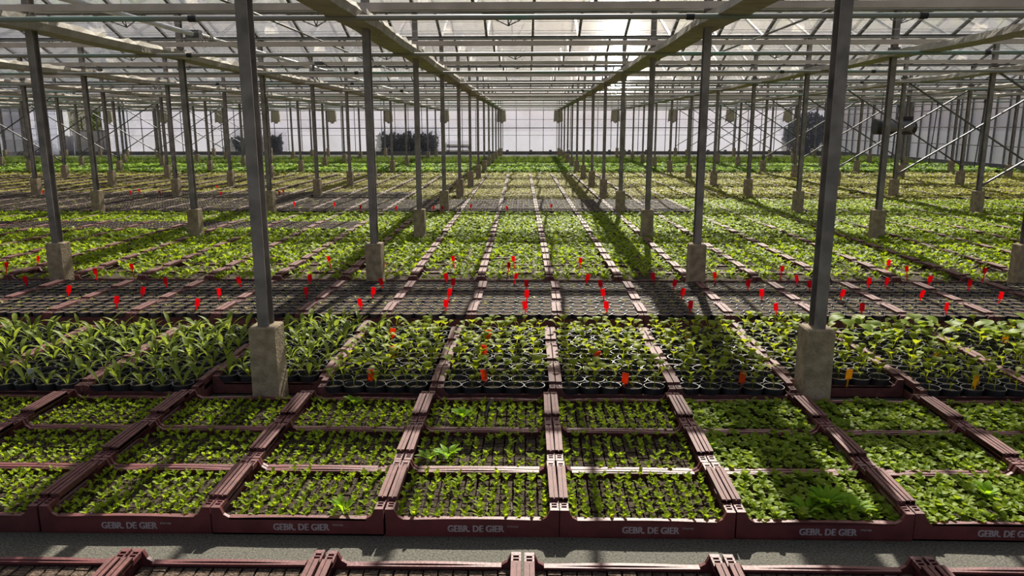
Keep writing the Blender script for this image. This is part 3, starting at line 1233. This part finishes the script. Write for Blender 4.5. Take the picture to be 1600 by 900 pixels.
def crop(X, Y):
    """what grows at X,Y beyond the tagged pots"""
    if X < -2.6:
        if 9.7 < Y < 10.6:
            return 'bare'
        if Y < 11.9:
            return 'D'
        if Y < 15.4:
            return 'bare'
    elif X > 2.3:
        if Y < 14:
            return 'D'
        if Y < 21:
            return 'G'
    if Y < 11.75:
        return 'D'
    if Y < 13.8:
        return 'bare'
    if Y < 21:
        return 'F'
    return 'none'


for j in range(37):
    y = DY0 + .2 + .4 * j + (.12 if j >= 13 else 0)
    half = .75 * y
    for k in range(-int(half / .6) - 1, int(half / .6) + 1):
        x = DX0 + .6 * (k + .5) - .004 * j
        if x < XL + 1.5 or x > XR - .8:
            continue
        if not any(inview(x + dx, y, .1, 20) for dx in (-.29, .29)):
            continue
        if any(abs(x - a) < .37 and abs(y - b) < .28 for a, b in pil_xy):
            hit = True
        else:
            hit = False
        kd = crop(x, y)
        if not hit:
            if n_tray < 300 and j < 13:
                t = make_tray(x, y, rnd.uniform(-.008, .008), 'maroon tray under leafy crop, row %s behind the tagged pots, %s of middle' % (ORD[j], sidew(k) if abs(k) < 19 else 'far'), 'trays under the leafy crop', body_dusty)
                add('soil_bed', soil_flat, t)
            else:
                dtr_rest.append((x, y, 0))
        if kd == 'D':
            for q in range(4):
                for i in range(6):
                    dx_ = .09 if (j < 3 or -3 <= k <= 2) else .102
                    dpl.append((y - .15 + .1 * q + rnd.gauss(0, .014), x + dx_ * (i - 2.5) + rnd.gauss(0, .014), i, j * 4 + q, k))
        elif kd == 'bare':
            for q in range(4):
                for i in range(6):
                    bare_p.append((x - .234 + .0925 * i, y - .148 + .096 * q, .008))
# simple far trays (rails and soil) as one piece of geometry
sm = MB()
for s in (-1, 1):
    sm.bb(s * (TW / 2 - .015) - .012, s * (TW / 2 - .015) + .012, -.13, .13, .085, .104)
    sm.bb(s * (TW / 2 - .008) - .008, s * (TW / 2 - .008) + .008, -TD / 2, TD / 2, 0, .097)
    sm.bb(-TW / 2, TW / 2, s * (TD / 2 - .006) - .006, s * (TD / 2 - .006) + .006, 0, .064)
V, T = scatter([tri_of(sm)], np.array(dtr_rest), rot=np.zeros(len(dtr_rest)))
o = stuff('more_trays', V, T, BROWN, 'further maroon trays in rows beneath the far crops', 'trays')
V, T = scatter([tri_of(MB().bb(-.26, .26, -.18, .18, .008, .055))], np.array(dtr_rest), rot=np.zeros(len(dtr_rest)))
stuff('tray_soil', V, T, SOILL, 'brown soil in the further trays', 'soil')
bare_p = clear_of_posts(np.array(bare_p), .13)
V, T = scatter([tri_of(MB().lathe([(.034, 0), (.047, .09), (.042, .09), (.041, .08)], 8))], bare_p)
stuff('far_bare_pots', V, T, FARPOT, 'small bare pots in the second brown band', 'pots')
V, T = scatter([tri_of(MB().lathe([(.042, .084), (.001, .088)], 8))], bare_p)
stuff('far_pot_soil', V, T, SOILL, 'dry soil in the pots of the second brown band', 'soil')
nb = npr.random(len(bare_p)) < .7
P = bare_p[nb] + np.array([0, 0, .078])
V, T = scatter(VS_F, P, npr.uniform(.4, .9, len(P)), tilt=.3)
stuff('far_sprouts', V, T, L_F, 'sparse sprouts in the second brown band of pots', 'sprouts')

dpl.sort()
D_ms = [tri_mesh('crop_plant', V, T, L_D) for V, T in VS_D]
D_rest = []
nI = 0
gapm = {}
for y, x, i_, line, kk in dpl:
    if any(abs(x - a) < .1 and abs(y - b) < .1 for a, b in pil_xy):
        continue
    # the first lines are patchy, showing trays and soil
    dens = .55 + .45 * min(1, max(0, (y - 6.6) / 1.4))
    if rnd.random() > dens:
        continue
    s = rnd.uniform(.75, 1.2) * (.85 if y < 7.3 else 1.0)
    if nI < 300 and inview(x, y, .1, 0):
        nI += 1
        o = add('crop_plant', rnd.choice(D_ms), None, (x, y, .055), rnd.uniform(0, 6.28))
        o.scale = (s, s, s)
        tag(o, 'leafy plant, %s of %s line behind tagged pots, %s tray %s of middle' % (PL6[i_], ORD[min(line, 19)], *sidew(kk).split()), 'plant', 'near leafy crop plants')
    else:
        D_rest.append((x, y, .055, s))
A = np.array(D_rest)
nr = A[:, 1] < 9.0
V, T = join([scatter(VS_D, A[nr, :3], A[nr, 3], tilt=.2), scatter(VS_DF, A[~nr, :3], A[~nr, 3], tilt=.2)])
stuff('leafy_crop', V, T, L_D, 'broad band of bright leafy young plants across the middle', 'plants')


def field(name, y0, y1, dens, vs, m, s0, s1, z, label, xl=None, xr=None, patch=0.0, gridstep=None):
    pts = []
    area = 0
    n = int(dens * (y1 - y0) * 44)
    Y = npr.uniform(y0, y1, n)
    X = npr.uniform(XL + 1.4, XR - .6, n)
    lo = -.72 * Y - .6
    hi = .67 * Y + .6
    ok = (X > lo) & (X < hi)
    if xl is not None:
        ok &= X > xl
    if xr is not None:
        ok &= X < xr
    P = np.stack([X[ok], Y[ok], np.full(ok.sum(), z)], -1)
    if patch:
        f = np.sin(P[:, 0] * 1.9 + P[:, 1] * .7) + np.sin(P[:, 0] * .83 - P[:, 1] * 1.3 + 2)
        P = P[npr.random(len(P)) < 1 - patch * (f > .3)]
    P = clear_of_posts(P, .1)
    V, T = scatter(vs, P, npr.uniform(s0, s1, len(P)), tilt=.2)
    return stuff(name, V, T, m, label, 'plants')


# sparse seedlings with rows showing
frow = []
for j in range(12, 37):
    y = DY0 + .2 + .4 * j + .12
    if y > 21.2:
        break
    for q in range(5):
        yy = y - .16 + .08 * q
        X = np.arange(-min(.74 * y, 25), min(.68 * y, 14.3), .062)
        for x in X:
            kd = crop(x, yy)
            if kd == 'F' and rnd.random() < .8:
                frow.append((x + rnd.gauss(0, .012), yy + rnd.gauss(0, .012), .055))
P = clear_of_posts(np.array(frow))
V, T = scatter(VS_F, P, npr.uniform(.8, 1.4, len(P)), tilt=.2)
stuff('sparse_crop', V, T, L_F, 'thin olive seedlings in rows across the far middle', 'plants')
field('olive_crop', 13.9, 21.2, 95, VS_DF, L_G, .8, 1.2, .05, 'lighter green low crop on the far right', xl=2.3)
# low bed between grassy crop and wall is bare floor
field('mixed_crop', 21.2, 22.8, 70, VS_DF, L_F, .8, 1.3, .03, 'yellowish low crop in front of the bright lettuce band', patch=.4)
field('lettuce_crop', 22.8, 27.6, 42, VS_H, L_H, .9, 1.35, .03, 'bright green lettuce band in the far field')
field('onion_crop', 27.9, 33.8, 48, VS_I, L_I, .55, .85, 0, 'tall dark green grassy crop along the far wall')

# ---------------------------------------------------------------- plant labels


tg = {n: MB().bb(-.017, .017, -.0012, .0012, .035, .09).bb(-.005, .005, -.001, .001, -.06, .035).mesh('plant_label', m) for n, m in (('red', RED), ('orange', ORANGE), ('yellow', YELLOW), ('white', WHITEL))}
RED_C = [(41, 438), (105, 453), (180, 470), (220, 455), (260, 440), (306, 474), (375, 439), (342, 457), (484, 435), (478, 456), (565, 474), (582, 456), (597, 441), (696, 475), (700, 458), (708, 442), (699, 433),
         (822, 478), (823, 460), (823, 444), (949, 478), (944, 458), (940, 444), (916, 434), (1022, 433), (1052, 443), (1065, 457), (1078, 478), (1191, 459), (1214, 480), (1169, 443), (1266, 445), (1247, 436),
         (1314, 459), (1347, 482), (1438, 460), (1479, 480), (1515, 443), (1562, 463), (1384, 440), (1358, 440), (1452, 437), (150, 425)]
RED_D = [(803, 405), (794, 415), (906, 408), (709, 405), (600, 413), (1100, 422), (1118, 431), (1221, 421), (207, 417), (58, 405), (9, 415), (416, 403), (515, 405), (1387, 411), (1418, 421), (1538, 424), (1586, 413), (804, 432)]
RED_E = [(735, 322), (793, 325), (861, 322), (690, 325), (677, 325), (618, 325), (562, 324), (460, 318), (523, 319), (443, 299), (437, 301), (345, 302), (340, 292), (250, 300), (218, 298), (203, 300), (67, 300)]
OR_B = [(611, 520), (610, 550), (581, 588), (765, 524), (755, 548), (760, 588), (930, 557), (975, 592), (1158, 592)]
YE_B = [(1073, 526), (1251, 528), (1325, 586), (1461, 557), (1524, 596), (1571, 529)]
WH_B = [(50, 584), (252, 586)]


def put_tags(lst, col, zmid, where, group, sc=1.0):
    lst = sorted(lst, key=lambda t: (t[0]))
    for i, (px, py) in enumerate(lst):
        P = atz(px, py, zmid)
        o = add('plant_label', tg[col], None, (P[0], P[1], zmid - .055 * sc), rnd.uniform(-.5, .5))
        o.rotation_euler = (rnd.uniform(-.15, .15), rnd.uniform(-.22, .22), rnd.uniform(-.4, .4))
        o.scale = (sc, sc, sc)
        n = len(lst)
        q = '%s from the left' % ORD[i] if i < 20 else ('%s from the right' % ORD[n - 1 - i] if n - 1 - i < 20 else 'near the middle')
        tag(o, '%s plant label %s, %s' % (col, where, q), 'label', group)


def put_rows(lst, col, zmid, where, group, cuts, sc=1.0):
    """split into depth lines so that each is counted from the left of its own line"""
    for (a, b, nm) in cuts:
        sub = [t for t in lst if a <= t[1] < b]
        if sub:
            put_tags(sub, col, zmid, '%s %s' % (nm, where), group, sc)


put_rows(RED_C, 'red', .145, 'of the bare soil pots', 'red labels in the bare pots', ((466, 500, 'in the nearest line'), (449, 466, 'in the middle line'), (0, 449, 'in the furthest line')))
put_tags(RED_D, 'red', .16, 'standing in the leafy crop', 'red labels in the leafy crop', .9)
put_rows(RED_E, 'red', .15, 'of the second brown band', 'red labels in the second brown band', ((310, 400, 'in the nearer line'), (0, 310, 'in the further line')), .9)
put_tags(OR_B, 'orange', .125, 'among the potted plants', 'orange labels among the pots')
put_tags(YE_B, 'yellow', .125, 'among the right-hand potted plants', 'yellow labels among the pots')
put_tags(WH_B, 'white', .13, 'among the long-leaved potted plants', 'white labels among the pots', .9)

# ---------------------------------------------------------------- machines and outside
P = aty(1399, 198, 19.2)
h = empty('air_heater', tuple(P))
tag(h, 'grey cylindrical air heater hung under the roof on the right', 'heater')
MB().tube((-.40, 0, 0), (.40, 0, 0), .165, 16).obj('drum', MACH, h, False)
MB().tube((-.50, 0, 0), (-.38, 0, 0), .19, 16, .175).obj('fan_cowl', BLACK, h)
MB().tube((.36, 0, -.02), (.46, 0, -.02), .17, 16, .15).obj('outlet', BLACK, h)
MB().box(0, 0, -.16, .8, .26, .05).obj('tray_base', BLACK, h)
MB().box(.22, 0, .2, .3, .2, .08).obj('burner_box', BLACK, h)
for x in (-.36, .3):
    MB().tube((x, 0, .15), (x, 0, ZT - P[2]), .008, 6).obj('hanger', DSTEEL, h)
P = aty(505, 113, rowY(4) - .06)
h = empty('screen_motor', (P[0], P[1] - .02, P[2]))
tag(h, 'grey gear motor with cooling ribs under the left tie beam', 'motor')
m = MB().tube((-.17, 0, 0), (.17, 0, 0), .028, 10)
for i in range(8):
    m.tube((-.15 + i * .04, 0, 0), (-.14 + i * .04, 0, 0), .036, 10)
m.obj('motor_body', MACH, h)
MB().box(-.05, 0, .13, .12, .08, .05).obj('terminal_box', DSTEEL, h)
MB().tube((.0, 0, .14), (.12, 0, .06), .008, 6).obj('cable', BLACK, h)
MB().box(-.14, 0, .05, .03, .05, .12).obj('bracket', DSTEEL, h)
for i, Y in enumerate((18.7, 21.5, 24.25, 27.0, 29.8)):
    h = empty('standpipe', (13.75, Y, 0))
    tag(h, 'thin black standpipe with bent top by the right wall, %s from the front' % ORD[i], 'pipe', 'standpipes by the right wall')
    MB().tube((0, 0, 0), (.12, 0, 2.3), .016, 6).obj('riser', BLACK, h)
    MB().tube((.12, 0, 2.3), (-2.0, 0, 2.32), .014, 6).obj('arm', BLACK, h)
    MB().tube((.08, 0, 2.08), (.115, 0, 2.2), .035, 8).obj('valve', BLACK, h)


def sheet(name, pts_top, pts_bot, label, n=24, waves=7, amp=.05):
    m = MB()
    for i in range(n + 1):
        t = i / n
        a = Vector(pts_top[0]).lerp(Vector(pts_top[1]), t)
        b = Vector(pts_bot[0]).lerp(Vector(pts_bot[1]), t)
        for q in range(7):
            s = q / 6
            c = a.lerp(b, s)
            d = amp * math.sin(t * waves * 6.28 + s * 2) * (.3 + s)
            m.v.append((c.x + d * .2, c.y + d, c.z))
    for i in range(n):
        for q in range(6):
            k = i * 7 + q
            m.f.append((k, k + 1, k + 8, k + 7))
    o = m.obj(name, SHEET, None, True)
    tag(o, label, 'plastic sheet')


a, b = aty(60, 170, YB - .4), aty(104, 170, YB - .4)
c, d = aty(40, 244, YB - .4), aty(118, 240, YB - .4)
sheet('plastic_sheet', (a, b), ((c[0], c[1], .02), (d[0], d[1], .02)), 'hanging clear plastic sheet left of the wall opening')
a, b = aty(20, 185, YB - 6), aty(0, 176, YB - 8)
sheet('plastic_sheet', ((XL + .4, YB - 3, 2.3), (XL + .3, YB - 12, 2.4)), ((XL + 1.0, YB - 3, .02), (XL + .6, YB - 12, .02)), 'wrinkled plastic sheet against the left side wall', 30, 9, .09)
a, b = aty(186, 172, YB - .25), aty(192, 172, YB - .25)
c, d = aty(186, 240, YB - .25), aty(200, 240, YB - .25)
sheet('plastic_sheet', (a, b), ((c[0], c[1], .02), (d[0], d[1], .02)), 'gathered plastic strip right of the wall opening', 10, 3, .05)


def bush(name, x, y, rx, ry, h, n, label, cat='bush', lm=L_OUT, boxy=False, ls=.16):
    p = empty(name, (x, y, -.06))
    Pn = []
    for _ in range(n):
        if boxy:
            Pn.append((U(-rx, rx), U(-ry, ry), U(.05, h)))
        else:
            t, s, q = U(0, 6.28), U(-1, 1), U(.55, 1) ** .5
            r = math.sqrt(1 - s * s) * q
            Pn.append((rx * r * math.cos(t), ry * r * math.sin(t), h * (.52 + .48 * s * q)))
    base = [leaf2(ls * U(.8, 1.3), ls * .7, U(-1.3, 1.5), U(-1.2, 1.2)) for _ in range(8)]
    V, T = scatter(base, np.array(Pn), npr.uniform(.7, 1.3, len(Pn)))
    f = add('foliage', tri_mesh('foliage', V, T, lm), p)
    f['kind'] = 'stuff'
    MB().tube((0, 0, 0), (0, 0, h * .6), .06, 6, .03).obj('trunk', BARK, p)
    tag(p, label, cat)


def XY(px, Y):
    return aty(px, 240, Y)[0]


bush('clipped_bush', XY(642, 40.3), 40.3, 1.5, .3, 1.4, 5200, 'dark boxy hedge seen through the film, left of centre', boxy=True)
bush('clipped_bush', XY(434, 40.3), 40.3, .48, .3, 1.3, 2200, 'dark boxy bush seen through the film near the left tall post', boxy=True)
bush('round_bush', XY(385, 40.5), 40.5, .7, .35, 1.5, 2600, 'rounded dark bush beside the left tall post, behind film')
bush('willow_tree', XY(1253, 40.8), 40.8, 1.25, .6, 2.9, 6500, 'feathery dark tree behind the film at the right corner', 'tree', ls=.17)
bush('garden_shrub', XY(133, 43), 43, 1.5, .8, 3.4, 2600, 'green shrub seen through the wall opening, left half', 'shrub', L_SHRUB)
bush('garden_shrub', XY(180, 45.8), 45.8, 1.4, .8, 3.2, 2400, 'green shrub seen through the wall opening, right half', 'shrub', L_SHRUB)
cr = empty('crate_stack', (XY(718, 40.2), 40.2, -.06))
tag(cr, 'slatted crates seen dimly through the film, left of centre', 'crate')
for i in range(3):
    for j in range(4):
        MB().bb(-.62, .62, -.3 + .6 * (j % 2) - .02, -.3 + .6 * (j % 2) + .02, .05 + i * .28, .19 + i * .28).obj('slat', BARK, cr) if j < 2 else MB().bb(-.62 + 1.2 * (j - 2), -.58 + 1.2 * (j - 2), -.3, .3, .05 + i * .28, .3 + i * .28).obj('upright', BARK, cr)
